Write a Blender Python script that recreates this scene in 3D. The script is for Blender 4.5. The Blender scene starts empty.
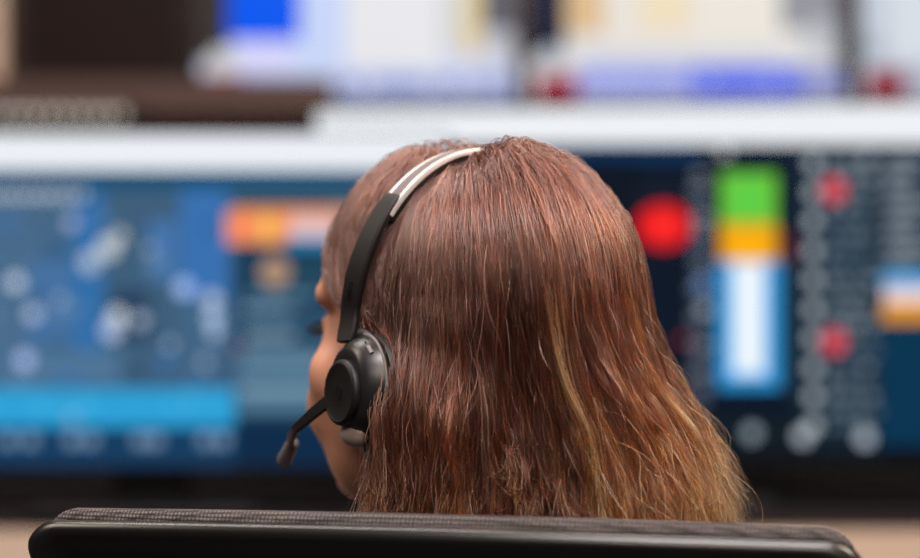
import bpy, bmesh, math, random
import numpy as np
from mathutils import Vector, Matrix

rng = np.random.default_rng(11)
random.seed(5)
scene = bpy.context.scene
COL = scene.collection

# ------------------------------------------------------------------ camera, world, lights, exposure
CAM = Vector((0.0, 0.0, 1.20))
FPX = 85.0 / 36.0 * 920.0          # focal length in pixels of the 920 x 558 frame
cam_d = bpy.data.cameras.new('camera')
cam_d.lens = 85.0
cam_d.sensor_width = 36.0
cam_d.clip_start = 0.05
cam_d.dof.use_dof = True
cam_d.dof.focus_distance = 1.335
cam_d.dof.aperture_fstop = 85.0 / 38.0
cam_o = bpy.data.objects.new('camera', cam_d)
cam_o.location = CAM
cam_o.rotation_euler = (math.pi / 2, 0, 0)
COL.objects.link(cam_o)
scene.camera = cam_o

world = bpy.data.worlds.new('room_ambient')
scene.world = world
world.use_nodes = True
world.node_tree.nodes['Background'].inputs[0].default_value = (1.0, 0.93, 0.88, 1)
world.node_tree.nodes['Background'].inputs[1].default_value = 0.06


def area_light(name, loc, target, size, size_y, power, color):
    d = bpy.data.lights.new(name, 'AREA')
    d.shape = 'RECTANGLE'
    d.size, d.size_y = size, size_y
    d.energy = power
    d.color = color
    o = bpy.data.objects.new(name, d)
    o.location = loc
    o.rotation_euler = (Vector(target) - Vector(loc)).to_track_quat('-Z', 'Y').to_euler()
    COL.objects.link(o)
    return o


area_light('ceiling_and_fill_light', (0.25, 0.55, 2.75), (0.05, 1.4, 1.1), 1.0, 0.45, 48, (1.0, 0.92, 0.90))
area_light('ceiling_and_fill_light', (1.7, 1.2, 2.70), (0.1, 1.4, 1.0), 0.5, 0.7, 46, (1.0, 0.82, 0.64))
area_light('ceiling_and_fill_light', (-1.8, 1.6, 2.70), (-0.05, 1.4, 1.05), 0.6, 0.9, 22, (1.0, 0.86, 0.72))

area_light('ceiling_and_fill_light', (0.3, -0.8, 2.55), (0.05, 1.4, 1.1), 1.4, 0.4, 32, (1.0, 0.84, 0.70))
area_light('ceiling_and_fill_light', (-0.2, 2.0, 2.80), (0.0, 2.5, 0.9), 2.2, 0.4, 48, (1.0, 0.90, 0.82))  # fill light added above the desk to brighten the beige riser

vs = scene.view_settings
vs.view_transform = 'Standard'
vs.look = 'None'
vs.exposure = 0.0
vs.gamma = 1.0
vs.use_curve_mapping = False
scene.cycles.use_adaptive_sampling = False
scene.cycles.use_denoising = True
scene.cycles.denoising_prefilter = 'FAST'


# ------------------------------------------------------------------ helpers
def s2l(c):
    out = []
    for v in c:
        v = v / 255.0
        out.append(v / 12.92 if v <= 0.04045 else ((v + 0.055) / 1.055) ** 2.4)
    return out


def px(x, y, Y):
    """world point seen at pixel (x, y) on the vertical plane at distance Y"""
    return Vector(((x - 460) * Y / FPX, Y, CAM.z - (y - 279) * Y / FPX))


MATS = {}


def mat(name, rgb, rough=0.5, metal=0.0, spec=0.5, noise=0.0, nscale=40, bump=0.0, bscale=200, sss=0.0, coat=0.0):
    if name in MATS:
        return MATS[name]
    m = bpy.data.materials.new(name)
    m.use_nodes = True
    nt = m.node_tree
    b = nt.nodes['Principled BSDF']
    col = s2l(rgb) + [1]
    b.inputs['Base Color'].default_value = col
    b.inputs['Roughness'].default_value = rough
    b.inputs['Metallic'].default_value = metal
    b.inputs['Specular IOR Level'].default_value = spec
    b.inputs['Coat Weight'].default_value = coat
    if sss:
        b.inputs['Subsurface Weight'].default_value = sss
        b.inputs['Subsurface Radius'].default_value = (0.008, 0.003, 0.0015)
        b.inputs['Subsurface Scale'].default_value = 1.0
    tc = nt.nodes.new('ShaderNodeTexCoord')
    if noise:
        n = nt.nodes.new('ShaderNodeTexNoise')
        n.inputs['Scale'].default_value = nscale
        n.inputs['Detail'].default_value = 6
        nt.links.new(tc.outputs['Object'], n.inputs['Vector'])
        mx = nt.nodes.new('ShaderNodeMix')
        mx.data_type = 'RGBA'
        mx.inputs['A'].default_value = [c * (1 - noise) for c in col[:3]] + [1]
        mx.inputs['B'].default_value = [min(1, c * (1 + noise)) for c in col[:3]] + [1]
        nt.links.new(n.outputs['Fac'], mx.inputs['Factor'])
        nt.links.new(mx.outputs['Result'], b.inputs['Base Color'])
    if bump:
        n = nt.nodes.new('ShaderNodeTexNoise')
        n.inputs['Scale'].default_value = bscale
        n.inputs['Detail'].default_value = 4
        nt.links.new(tc.outputs['Object'], n.inputs['Vector'])
        bp = nt.nodes.new('ShaderNodeBump')
        bp.inputs['Strength'].default_value = bump
        bp.inputs['Distance'].default_value = 0.002
        nt.links.new(n.outputs['Fac'], bp.inputs['Height'])
        nt.links.new(bp.outputs['Normal'], b.inputs['Normal'])
    MATS[name] = m
    return m


def display_material():
    if 'screen_glow' in MATS:
        return MATS['screen_glow']
    m = bpy.data.materials.new('screen_glow')
    m.use_nodes = True
    nt = m.node_tree
    b = nt.nodes['Principled BSDF']
    b.inputs['Base Color'].default_value = (0.001, 0.001, 0.001, 1)
    b.inputs['Roughness'].default_value = 0.25
    b.inputs['Specular IOR Level'].default_value = 0.06
    a = nt.nodes.new('ShaderNodeAttribute')
    a.attribute_name = 'glow'
    nt.links.new(a.outputs['Color'], b.inputs['Emission Color'])
    b.inputs['Emission Strength'].default_value = 1.0
    MATS['screen_glow'] = m
    return m


def link(o, parent=None):
    COL.objects.link(o)
    if parent is not None:
        o.parent = parent
    return o


def obj(name, bm, m, parent=None, smooth=True, bevel=0.0):
    me = bpy.data.meshes.new(name)
    bmesh.ops.recalc_face_normals(bm, faces=bm.faces)
    bm.to_mesh(me)
    bm.free()
    if smooth:
        me.shade_smooth()
        me.set_sharp_from_angle(angle=math.radians(40))
    me.materials.append(m)
    o = bpy.data.objects.new(name, me)
    if bevel:
        md = o.modifiers.new('bevel', 'BEVEL')
        md.width = bevel
        md.segments = 3
        md.limit_method = 'ANGLE'
    return link(o, parent)


def pyobj(name, verts, faces, m, parent=None, smooth=True):
    me = bpy.data.meshes.new(name)
    me.from_pydata([tuple(v) for v in verts], [], faces)
    me.update()
    bm = bmesh.new()
    bm.from_mesh(me)
    bpy.data.meshes.remove(me)
    return obj(name, bm, m, parent, smooth)


def thing(name, label, cat, loc=(0, 0, 0), rz=0.0, group=None):
    o = bpy.data.objects.new(name, None)
    o.empty_display_size = 0.05
    o.location = loc
    o.rotation_euler = (0, 0, rz)
    tag(o, label, cat, group)
    return link(o)


def tag(o, label, cat, group=None):
    o['label'] = label
    o['category'] = cat
    if group:
        o['group'] = group
    return o


def struct(o, label):
    o['kind'] = 'structure'
    o['label'] = label
    return o


def box(bm, lo, hi, M=None):
    r = bmesh.ops.create_cube(bm, size=1.0)
    lo, hi = Vector(lo), Vector(hi)
    T = Matrix.Translation((lo + hi) / 2) @ Matrix.Diagonal(((hi - lo).x, (hi - lo).y, (hi - lo).z, 1))
    bmesh.ops.transform(bm, matrix=(M @ T) if M else T, verts=r['verts'])


def ball(bm, c, r, M=None, seg=28, ring=18):
    g = bmesh.ops.create_uvsphere(bm, u_segments=seg, v_segments=ring, radius=1.0)
    if not hasattr(r, '__len__'):
        r = (r, r, r)
    T = Matrix.Translation(c) @ Matrix.Diagonal((r[0], r[1], r[2], 1))
    bmesh.ops.transform(bm, matrix=(M @ T) if M else T, verts=g['verts'])


def tube(bm, pts, radii, seg=12, caps=True, flat=None):
    """round tube with hemispherical-ish ends through pts (world or local)"""
    pts = [Vector(p) for p in pts]
    if not hasattr(radii, '__len__'):
        radii = [radii] * len(pts)
    rings = []
    up = Vector((0, 0, 1))
    for i, p in enumerate(pts):
        d = (pts[min(i + 1, len(pts) - 1)] - pts[max(i - 1, 0)]).normalized()
        if abs(d.dot(up)) > 0.97:
            up = Vector((0, 1, 0))
        a = d.cross(up).normalized()
        b = a.cross(d).normalized()
        up = b
        ring = []
        for k in range(seg):
            t = 2 * math.pi * k / seg
            ring.append(bm.verts.new(p + a * math.cos(t) * radii[i] + b * math.sin(t) * radii[i]))
        rings.append(ring)
    for r0, r1 in zip(rings, rings[1:]):
        for k in range(seg):
            bm.faces.new((r0[k], r0[(k + 1) % seg], r1[(k + 1) % seg], r1[k]))
    if caps:
        bm.faces.new(rings[0][::-1])
        bm.faces.new(rings[-1])


def capsule(bm, p0, p1, r0, r1, M=None):
    """closed tapered capsule, used to build bodies before they are fused"""
    p0, p1 = Vector(p0), Vector(p1)
    if M:
        p0, p1 = M @ p0, M @ p1
    n = 5
    d = (p1 - p0).normalized()
    pts, rad = [], []
    for i in range(n):
        a = math.pi / 2 * (1 - i / n) * 0.97
        pts.append(p0 - d * r0 * math.sin(a)); rad.append(r0 * math.cos(a))
    pts.append(p0); rad.append(r0)
    pts.append(p1); rad.append(r1)
    for i in range(1, n + 1):
        a = math.pi / 2 * i / n * 0.97
        pts.append(p1 + d * r1 * math.sin(a)); rad.append(r1 * math.cos(a))
    tube(bm, pts, rad, seg=20)


def lathe(bm, prof, axis_pt, axis, e1, e2, rx=1.0, rz=1.0, seg=48):
    """revolve (radius, height) profile round an axis; rx / rz stretch the circle along e1 / e2"""
    rings = []
    for r, h in prof:
        ring = []
        for k in range(seg):
            t = 2 * math.pi * k / seg
            ring.append(bm.verts.new(axis_pt + axis * h + e1 * (r * rx * math.cos(t)) + e2 * (r * rz * math.sin(t))))
        rings.append(ring)
    for r0, r1 in zip(rings, rings[1:]):
        for k in range(seg):
            bm.faces.new((r0[k], r0[(k + 1) % seg], r1[(k + 1) % seg], r1[k]))
    bm.faces.new(rings[0][::-1])
    bm.faces.new(rings[-1])


def fused(name, bm, voxel, m, parent=None, smooth_it=6):
    """fuse overlapping closed pieces into one continuous skin"""
    me = bpy.data.meshes.new(name)
    bmesh.ops.recalc_face_normals(bm, faces=bm.faces)
    bm.to_mesh(me)
    bm.free()
    o = bpy.data.objects.new(name, me)
    COL.objects.link(o)
    r = o.modifiers.new('remesh', 'REMESH')
    r.mode = 'VOXEL'
    r.voxel_size = voxel
    s = o.modifiers.new('smooth', 'SMOOTH')
    s.iterations = smooth_it
    s.factor = 0.5
    dg = bpy.context.evaluated_depsgraph_get()
    me2 = bpy.data.meshes.new_from_object(o.evaluated_get(dg))
    o.modifiers.clear()
    o.data = me2
    bpy.data.meshes.remove(me)
    me2.name = name
    me2.shade_smooth()
    me2.materials.clear()
    me2.materials.append(m)
    if parent is not None:
        o.parent = parent
    return o


# ------------------------------------------------------------------ materials
M_black = mat('black_plastic', (22, 20, 21), 0.42)
M_bezel = mat('monitor_plastic', (12, 11, 12), 0.5, spec=0.2)
M_soft = mat('soft_black_plastic', (18, 15, 15), 0.5, spec=0.3, bump=0.05, bscale=900)
M_satin = mat('satin_black_plastic', (26, 24, 25), 0.35)
M_cush = mat('leatherette', (20, 18, 18), 0.55, bump=0.15, bscale=500)
M_steel = mat('brushed_steel', (240, 240, 240), 0.38, metal=0.75)
M_bandpad = mat('band_silicone', (96, 84, 86), 0.5)
M_grey = mat('grey_plastic', (120, 112, 110), 0.4)
M_beige = mat('beige_laminate', (128, 108, 92), 0.6, noise=0.06, nscale=8)
M_desk = mat('dark_laminate', (22, 17, 18), 0.6, spec=0.15)
M_wall = mat('taupe_wall_paint', (74, 62, 56), 0.8, noise=0.05)
M_wallbeige = mat('beige_wall_paint', (205, 178, 158), 0.8, noise=0.04)
M_shelf = mat('brown_laminate', (62, 46, 42), 0.6, spec=0.2, noise=0.1, nscale=6)
M_carpet = mat('charcoal_carpet', (58, 56, 60), 0.95, noise=0.4, nscale=300, bump=0.5)
M_skin = mat('skin', (214, 152, 124), 0.5, noise=0.06, nscale=60, sss=0.12, bump=0.06, bscale=900)
M_lip = mat('lip', (176, 92, 86), 0.4)
M_shirt = mat('knit_top', (38, 38, 46), 0.9, noise=0.2, nscale=200, bump=0.3)
M_trouser = mat('trouser_cloth', (30, 32, 40), 0.9, noise=0.15, nscale=150, bump=0.2)
M_ceil = mat('ceiling_paint', (200, 196, 190), 0.9)

# ------------------------------------------------------------------ the room
bm = bmesh.new(); box(bm, (-3.2, -1.0, -0.05), (3.2, 3.7, 0.0))
struct(obj('floor', bm, M_carpet, smooth=False), 'charcoal carpet floor of the control room')
bm = bmesh.new(); box(bm, (-3.2, 3.62, 0.0), (3.2, 3.70, 2.9))
struct(obj('wall_back', bm, M_wall, smooth=False), 'taupe painted wall behind the upper row of screens')
# pale wall panel that shows at the left border of the picture
bm = bmesh.new(); box(bm, (px(-260, 0, 3.5).x, 3.50, 0.0), (px(3, 0, 3.5).x, 3.62, 2.9))
struct(obj('wall_left', bm, M_wallbeige, smooth=False), 'pale beige wall strip at the left border of the picture')

# ------------------------------------------------------------------ monitors
def display_mesh(name, rects, plane_pt, ex, ez, normal, parent, to_local):
    """one flat emissive image: list of (x0, y0, x1, y1, rgb, layer, roundness) in picture pixels, laid on the screen plane"""
    verts, faces, cols = [], [], []
    inv = to_local

    def hit(x, y):
        d = Vector(((x - 460) / FPX, 1.0, -(y - 279) / FPX))
        t = (plane_pt - CAM).dot(normal) / d.dot(normal)
        return CAM + d * t
    for i, (x0, y0, x1, y1, c, lay, rnd) in enumerate(rects):
        a, b, c2, d = hit(x0, y0), hit(x1, y0), hit(x1, y1), hit(x0, y1)
        off = normal * (0.00015 * lay)
        lin = s2l(c)
        k = len(verts)
        if rnd:
            # an oval mark
            ctr = (a + b + c2 + d) / 4
            u, v = (b - a) / 2, (a - d) / 2
            n = 14
            for j in range(n):
                t = 2 * math.pi * j / n
                verts.append(inv @ (ctr + u * math.cos(t) + v * math.sin(t) + off))
            faces.append(tuple(range(k, k + n)))
        else:
            for p in (d, c2, b, a):
                verts.append(inv @ (p + off))
            faces.append((k, k + 1, k + 2, k + 3))
        cols.append(lin)
    me = bpy.data.meshes.new(name)
    me.from_pydata([tuple(v) for v in verts], [], faces)
    at = me.attributes.new('glow', 'FLOAT_COLOR', 'FACE')
    at.data.foreach_set('color', np.array([list(c) + [1.0] for c in cols], dtype=np.float32).ravel())
    me.materials.append(display_material())
    o = bpy.data.objects.new(name, me)
    link(o, parent)
    return o


def monitor(label, cx, cy, yaw, x0, x1, z0, z1, rects, base_z=None, bezel=0.006, wall_y=None, group=None, thick=0.03):
    """monitor whose screen centre foot is (cx, cy); x0..x1 local width, z0..z1 heights; screen faces the camera (-Y)"""
    root = thing('monitor', label, 'monitor', (cx, cy, base_z if base_z is not None else z0), yaw, group)
    zb = root.location.z
    Mw = Matrix.Translation(root.location) @ Matrix.Rotation(yaw, 4, 'Z')
    inv = Mw.inverted()
    # housing: shallow box with a chamfered back, frame proud of the screen
    bm = bmesh.new()
    zc0, zc1 = z0 - zb, z1 - zb
    W0, W1 = x0 - bezel, x1 + bezel
    lo, hi = zc0 - bezel * 1.6, zc1 + bezel
    prof = [(0.0, 0.0), (0.0, 0.010), (0.02, thick), ]
    loops = []
    for ins, dep in prof:
        loops.append([bm.verts.new((x, dep, z)) for x, z in ((W0 + ins, lo + ins), (W1 - ins, lo + ins), (W1 - ins, hi - ins), (W0 + ins, hi - ins))])
    inner = [bm.verts.new((x, 0.0, z)) for x, z in ((x0, zc0), (x1, zc0), (x1, zc1), (x0, zc1))]
    innerb = [bm.verts.new((x, 0.004, z)) for x, z in ((x0, zc0), (x1, zc0), (x1, zc1), (x0, zc1))]
    for A, B in ((innerb, inner), (inner, loops[0]), (loops[0], loops[1]), (loops[1], loops[2])):
        for k in range(4):
            bm.faces.new((A[k], A[(k + 1) % 4], B[(k + 1) % 4], B[k]))
    bm.faces.new(loops[2][::-1])
    bm.faces.new(innerb)
    obj('housing', bm, M_bezel, root, smooth=False)
    nrm = (Mw.to_3x3() @ Vector((0, -1, 0))).normalized()
    pt = Mw @ Vector((0, 0.0032, 0))
    if rects is not None:
        display_mesh('display', rects, pt, None, None, nrm, root, inv)
    if base_z is not None:
        xm = (x0 + x1) / 2
        bm = bmesh.new(); box(bm, (xm - 0.045, thick, 0.012), (xm + 0.045, thick + 0.03, (zc0 + zc1) / 2 + 0.04))
        obj('stand_column', bm, M_bezel, root, bevel=0.004)
        bm = bmesh.new(); box(bm, (xm - 0.13, -0.06, 0.0), (xm + 0.13, thick + 0.09, 0.012))
        obj('stand_foot', bm, M_bezel, root, bevel=0.004)
    if wall_y is not None:
        xm = (x0 + x1) / 2
        bm = bmesh.new(); box(bm, (xm - 0.06, thick, (zc0 + zc1) / 2 - 0.06), (xm + 0.06, wall_y - cy, (zc0 + zc1) / 2 + 0.06))
        obj('wall_mount', bm, M_bezel, root, bevel=0.004)
    return root


def R(x0, y0, x1, y1, c, lay=1, rnd=0):
    return (x0, y0, x1, y1, c, lay, rnd)


def dot(x, y, s, c, lay=6):
    return (x - s / 2, y - s / 2, x + s / 2, y + s / 2, c, lay, 1)


# ---- left desk monitor: blue status map
LX0, LX1 = -150, 446
Ydl = 2.52
rr = random.Random(3)
rects = [R(LX0, 130, LX1, 466, (58, 96, 130), 1)]
rects += [R(LX0, 120, LX1, 170, (236, 240, 246), 2)]
rects += [R(LX0, 170, LX1, 188, (16, 76, 112), 2)]
# map panes
rects += [R(-30, 190, 72, 240, (72, 106, 138), 2), R(72, 190, 104, 380, (50, 110, 168), 2), R(104, 190, 180, 386, (62, 94, 122), 2),
          R(180, 190, 228, 300, (56, 112, 176), 2), R(180, 300, 234, 386, (66, 100, 132), 2), R(-30, 240, 40, 388, (74, 108, 140), 2),
          R(30, 260, 72, 340, (70, 112, 160), 3), R(110, 290, 150, 340, (40, 64, 92), 3), R(-150, 190, -30, 388, (50, 90, 130), 2),
          R(150, 220, 176, 280, (70, 116, 172), 3), R(10, 350, 120, 384, (78, 116, 150), 3)]
# pale marks that melt into round glows
for x, y, s, c in [(16, 282, 15, (205, 218, 240)), (33, 314, 14, (190, 205, 235)), (25, 360, 16, (185, 200, 250)),
                   (90, 262, 20, (176, 192, 212)), (108, 248, 22, (196, 204, 210)), (120, 236, 13, (186, 192, 194)), (112, 330, 20, (180, 196, 228)),
                   (117, 316, 16, (210, 220, 225)), (140, 320, 14, (170, 190, 210)), (184, 288, 18, (170, 200, 255)), (212, 300, 16, (190, 205, 230)),
                   (213, 318, 16, (175, 200, 235)), (214, 332, 12, (180, 200, 230)), (205, 362, 11, (150, 170, 200)), (72, 222, 13, (170, 180, 220)),
                   (150, 250, 10, (150, 170, 190)), (60, 300, 10, (150, 180, 210)), (170, 345, 10, (150, 180, 210))]:
    rects.append(dot(x, y, s, c))
for k in range(8):
    rects.append(dot(-8 + k * 12.8, 195, 10, (190, 198, 206)))
for k in range(48):
    x, y = (rr.uniform(-148, -20) if k % 2 else rr.uniform(-20, 225)), rr.uniform(195, 382)
    w = rr.uniform(6, 22)
    rects.append(R(x, y, x + w, y + rr.uniform(4, 9), rr.choice([(96, 134, 168), (40, 72, 104), (112, 146, 172), (60, 116, 178), (44, 74, 100)]), 4))
# bright cyan bar and dark footer
rects += [R(LX0, 389, 234, 427, (44, 160, 214), 3), R(LX0, 427, 234, 466, (20, 60, 96), 3)]
for k in range(10):
    x = -20 + k * 26 + rr.uniform(-4, 4)
    rects.append(R(x, 394 + rr.uniform(0, 12), x + 14, 402 + rr.uniform(0, 12), (60, 175, 222), 4))
for x in (8, 30, 72, 90, 140, 155, 205, 222):
    rects.append(R(x - 6, 434, x + 7, 446, (120, 150, 180), 4))
rects.append(dot(72, 418, 12, (120, 180, 220)))
# right pane
rects += [R(234, 190, LX1, 466, (22, 58, 84), 2), R(236, 190, 440, 202, (58, 88, 108), 4), R(232, 207, 335, 213, (216, 140, 90), 5), R(226, 212, 335, 244, (246, 154, 90), 4),
          R(226, 217, 254, 241, (250, 140, 96), 5), R(262, 216, 272, 240, (255, 196, 90), 5),
          R(290, 216, 335, 238, (226, 190, 190), 6), R(286, 238, 335, 249, (40, 130, 180), 6), R(335, 206, 440, 247, (200, 150, 120), 4),
          dot(275, 272, 30, (176, 142, 116))]
for k in range(9):
    y = 292 + k * 13.5
    rects.append(R(240 + rr.uniform(0, 8), y, 310 + rr.uniform(-18, 40), y + 7, [(86, 124, 150), (112, 146, 168), (70, 108, 136), (130, 160, 180)][k % 4], 4))
rects += [R(236, 355, 320, 414, (74, 112, 138), 3), R(236, 422, LX1, 466, (10, 42, 72), 3), dot(238, 350, 10, (120, 70, 90)), R(250, 262, 330, 290, (34, 70, 92), 3)]
pL = px((LX0 + LX1) / 2, 0, Ydl)
DESK_TOP = 0.925       # raised console shelf
k = Ydl / FPX
left_rects = rects

# ---- right desk monitor: dark dashboard
RX0, RX1 = 310, 1010
yawR = math.radians(8.0)
ptR = px(620, 279, 2.615)
rects = [R(300, 90, 1040, 475, (9, 22, 38), 1)]
rects += [R(300, 80, 1040, 144, (238, 242, 246), 2)]
rects += [R(300, 146, 700, 162, (6, 48, 86), 2), R(700, 146, 1040, 156, (8, 34, 54), 2)]
rects += [R(636, 204, 691, 248, (236, 22, 28), 3, 1), R(650, 214, 677, 238, (252, 44, 40), 4), R(635, 190, 682, 200, (26, 30, 40), 3)]
# small text column beside the bars
for k in range(17):
    y = 172 + k * 14.2
    rects.append(R(690 + rr.uniform(0, 4), y, 690 + rr.uniform(14, 22), y + 6, rr.choice([(126, 136, 150), (96, 108, 128), (150, 158, 170), (66, 86, 114)]), 3))
rects += [dot(703, 285, 15, (110, 140, 190)), dot(705, 310, 13, (150, 160, 175)), dot(683, 340, 8, (170, 50, 50)), dot(725, 152, 11, (190, 190, 190)), dot(868, 158, 14, (130, 140, 152))]
# coloured level bar
rects += [R(721, 173, 776, 224, (110, 196, 56), 3), R(728, 178, 768, 218, (96, 206, 70), 4), R(720, 224, 777, 261, (236, 160, 24), 3), R(728, 232, 768, 258, (255, 178, 10), 4),
          R(718, 261, 779, 388, (44, 156, 226), 3), R(731, 262, 766, 376, (200, 230, 250), 4), R(739, 264, 759, 370, (246, 250, 255), 5)]
rects += [R(790, 158, 796, 400, (16, 34, 50), 3), R(786, 235, 794, 262, (110, 30, 36), 4), R(784, 255, 788, 390, (50, 90, 120), 3)]
# long list
rects += [R(798, 156, 880, 452, (22, 42, 58), 2)]
for k in range(19):
    y = 160 + k * 14.6
    if k % 2 == 0:
        rects.append(dot(813, y + 3, 13, (190, 200, 206)))
    x = 826
    while x < 872:
        w = rr.uniform(5, 14)
        rects.append(R(x, y, x + w, y + 6, rr.choice([(110, 128, 142), (140, 154, 164), (84, 106, 124)]), 4))
        x += w + rr.uniform(3, 7)
rects += [dot(834, 190, 24, (226, 70, 84), 7), dot(834, 342, 24, (226, 70, 84), 7), dot(752, 433, 15, (150, 165, 176)), dot(803, 436, 16, (184, 194, 204)), dot(865, 438, 16, (186, 198, 210)),
          R(700, 418, 880, 452, (16, 28, 36), 2)]
# far right pane
rects += [R(882, 150, 1040, 272, (18, 40, 58), 3), R(882, 272, 1040, 286, (70, 160, 220), 4), R(884, 286, 1040, 303, (232, 214, 216), 4), R(882, 303, 1040, 322, (226, 150, 40), 4),
          R(880, 322, 1040, 446, (4, 52, 80), 3)]
for k in range(8):
    y = 158 + k * 14.4
    rects.append(R(886, y, 916 + rr.uniform(-6, 20), y + 6, (146, 158, 168), 5))
rects += [R(300, 448, 1040, 475, (8, 12, 18), 2), R(300, 160, 640, 448, (8, 20, 34), 2)]
# clip the picture to the panel
kR = 2.615 / FPX
cxR = ptR.x
locx0, locx1 = (RX0 - 620) * kR, 0.485
zr1, zr0 = CAM.z + (279 - 108) * kR, CAM.z - (462 - 279) * kR


def clip_rects(rects, cx, cy, yaw, x0, x1, z0, z1):
    """keep the image inside the panel (px limits found from the panel corners)"""
    out = []
    n = Vector((math.sin(yaw), -math.cos(yaw), 0))
    def p2px(p):
        return 460 + p.x / p.y * FPX, 279 - (p.z - CAM.z) / p.y * FPX
    c = lambda lx, z: Vector((cx + lx * math.cos(yaw), cy + lx * math.sin(yaw), z))
    xl = p2px(c(x0, z0))[0]
    xr = p2px(c(x1, z0))[0]
    for (a, b, c2, d, col, lay, rnd) in rects:
        a2, c3 = max(a, xl), min(c2, xr)
        if c3 - a2 < 1:
            continue
        def ylim(x, z):
            t = (x - xl) / (xr - xl)
            ya = p2px(c(x0, z))[1]; yb = p2px(c(x1, z))[1]
            return ya + (yb - ya) * t
        out.append((a2, b, c3, d, col, lay, rnd))
    return out


def monitor_panel(label, cx, cy, yaw, x0, x1, z0, z1, rects, **kw):
    rects = clip_rects(rects, cx, cy, yaw, x0, x1, z0, z1)
    root = monitor(label, cx, cy, yaw, x0, x1, z0, z1, rects, **kw)
    # trim whatever of the image leaves the panel
    disp = [c for c in root.children if c.name.startswith('display')][0]
    zb = root.location.z
    for v in disp.data.vertices:
        v.co.x = min(max(v.co.x, x0), x1)
        v.co.z = min(max(v.co.z, z0 - zb), z1 - zb)
    return root


kL = Ydl / FPX
monitor_panel('wide desk monitor with a blue map screen and white title bar, behind the headset microphone', pL.x, Ydl, math.radians(0.6),
        -(LX1 - LX0) / 2 * kL, (LX1 - LX0) / 2 * kL, CAM.z - (466 - 279) * kL, CAM.z - (134 - 279) * kL, left_rects, base_z=DESK_TOP, bezel=0.003)

monitor_panel('wide desk monitor with a dark dashboard and green, orange and blue level bar', cxR, 2.615, -yawR,
              locx0, locx1, zr0, zr1, rects, base_z=DESK_TOP, bezel=0.003)

# ---- upper row on the wall
YU = 3.30
kU = YU / FPX


def upper(label, x0, x1, rects):
    y1 = 100
    y0 = 100 - (x1 - x0) * 9 / 16
    cx = px((x0 + x1) / 2, 0, YU).x
    monitor_panel(label, cx, YU, 0.0, -(x1 - x0) / 2 * kU, (x1 - x0) / 2 * kU, CAM.z + (279 - y1) * kU, CAM.z + (279 - y0) * kU, rects,
                  wall_y=3.615, bezel=0.006, group='monitors in the upper row')


rects = [R(190, -90, 520, 110, (212, 218, 240), 1), R(228, -90, 300, 40, (0, 88, 240), 3), R(200, -90, 230, 60, (60, 54, 52), 2), R(292, -90, 345, 70, (200, 214, 248), 2),
         R(345, -90, 440, 66, (232, 232, 236), 2), R(440, -90, 462, 50, (214, 214, 214), 3), R(462, -20, 482, 56, (222, 202, 156), 3), R(482, -90, 515, 30, (96, 96, 106), 3),
         R(486, 30, 515, 60, (190, 190, 200), 3), R(240, 74, 515, 97, (168, 176, 216), 3), R(200, 74, 240, 97, (150, 120, 140), 3), R(236, 40, 290, 74, (214, 214, 250), 2),
         dot(222, 62, 28, (206, 206, 206)), R(206, 76, 244, 98, (170, 30, 70), 7)]
for k in range(16):
    rects.append(R(250 + k * 16, 80, 260 + k * 16, 86, rr.choice([(120, 130, 190), (220, 224, 245), (100, 116, 200)]), 5))
upper('upper monitor beside the switched-off display, with a bright blue block on white', 200, 514, rects)
rects = [R(520, -90, 850, 110, (224, 222, 222), 1), R(540, -90, 566, 50, (60, 70, 96), 2), R(566, -90, 604, 34, (222, 188, 140), 3), R(604, -90, 700, 50, (232, 226, 218), 3), R(640, -90, 690, 30, (240, 222, 190), 4),
         R(700, -90, 790, 44, (236, 230, 220), 3), R(780, -90, 845, 30, (150, 150, 158), 4), R(806, 20, 845, 56, (190, 194, 200), 4), R(590, 50, 780, 66, (210, 212, 224), 3),
         R(575, 66, 690, 97, (164, 172, 232), 3), R(690, 66, 800, 97, (92, 112, 234), 3), R(800, 66, 845, 97, (150, 156, 200), 3), dot(549, 60, 26, (180, 186, 196)), R(536, 74, 578, 99, (150, 6, 52), 7),
         R(530, -90, 562, 56, (14, 22, 50), 5), R(838, -90, 846, 80, (14, 18, 40), 6)]
for k in range(16):
    rects.append(R(590 + k * 16, 78, 600 + k * 16, 84, rr.choice([(90, 104, 220), (200, 206, 245), (120, 130, 230)]), 5))
upper('upper monitor in the middle, pale map above a blue strip', 530, 845, rects)
rects = [R(855, -90, 1190, 110, (198, 206, 218), 1), R(890, -90, 960, 60, (216, 222, 230), 2), R(870, 66, 1000, 97, (176, 182, 200), 3), R(866, 70, 906, 98, (140, 16, 40), 7), dot(874, 48, 24, (170, 180, 190))]
upper('upper monitor cut by the right border of the picture, pale grey screen', 861, 1176, rects)

# switched-off portrait display standing on the brown shelf
SH_TOP = CAM.z + (279 - 82) * kU
bx0, bx1 = px(17, 0, YU).x, px(190, 0, YU).x
root = thing('display_panel', 'switched-off dark portrait display standing on the brown shelf', 'display', ((bx0 + bx1) / 2, YU, SH_TOP))
hw = (bx1 - bx0) / 2
bm = bmesh.new(); box(bm, (-hw, 0.0, 0.0), (hw, 0.035, 0.46))
obj('housing', bm, mat('dark_frame', (26, 19, 19), 0.6, spec=0.15), root, bevel=0.004)
bm = bmesh.new(); box(bm, (-hw + 0.012, -0.002, 0.012), (hw - 0.012, 0.0, 0.448))
obj('glass', bm, mat('dark_glass', (26, 18, 18), 0.3, spec=0.08), root, smooth=False)

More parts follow.
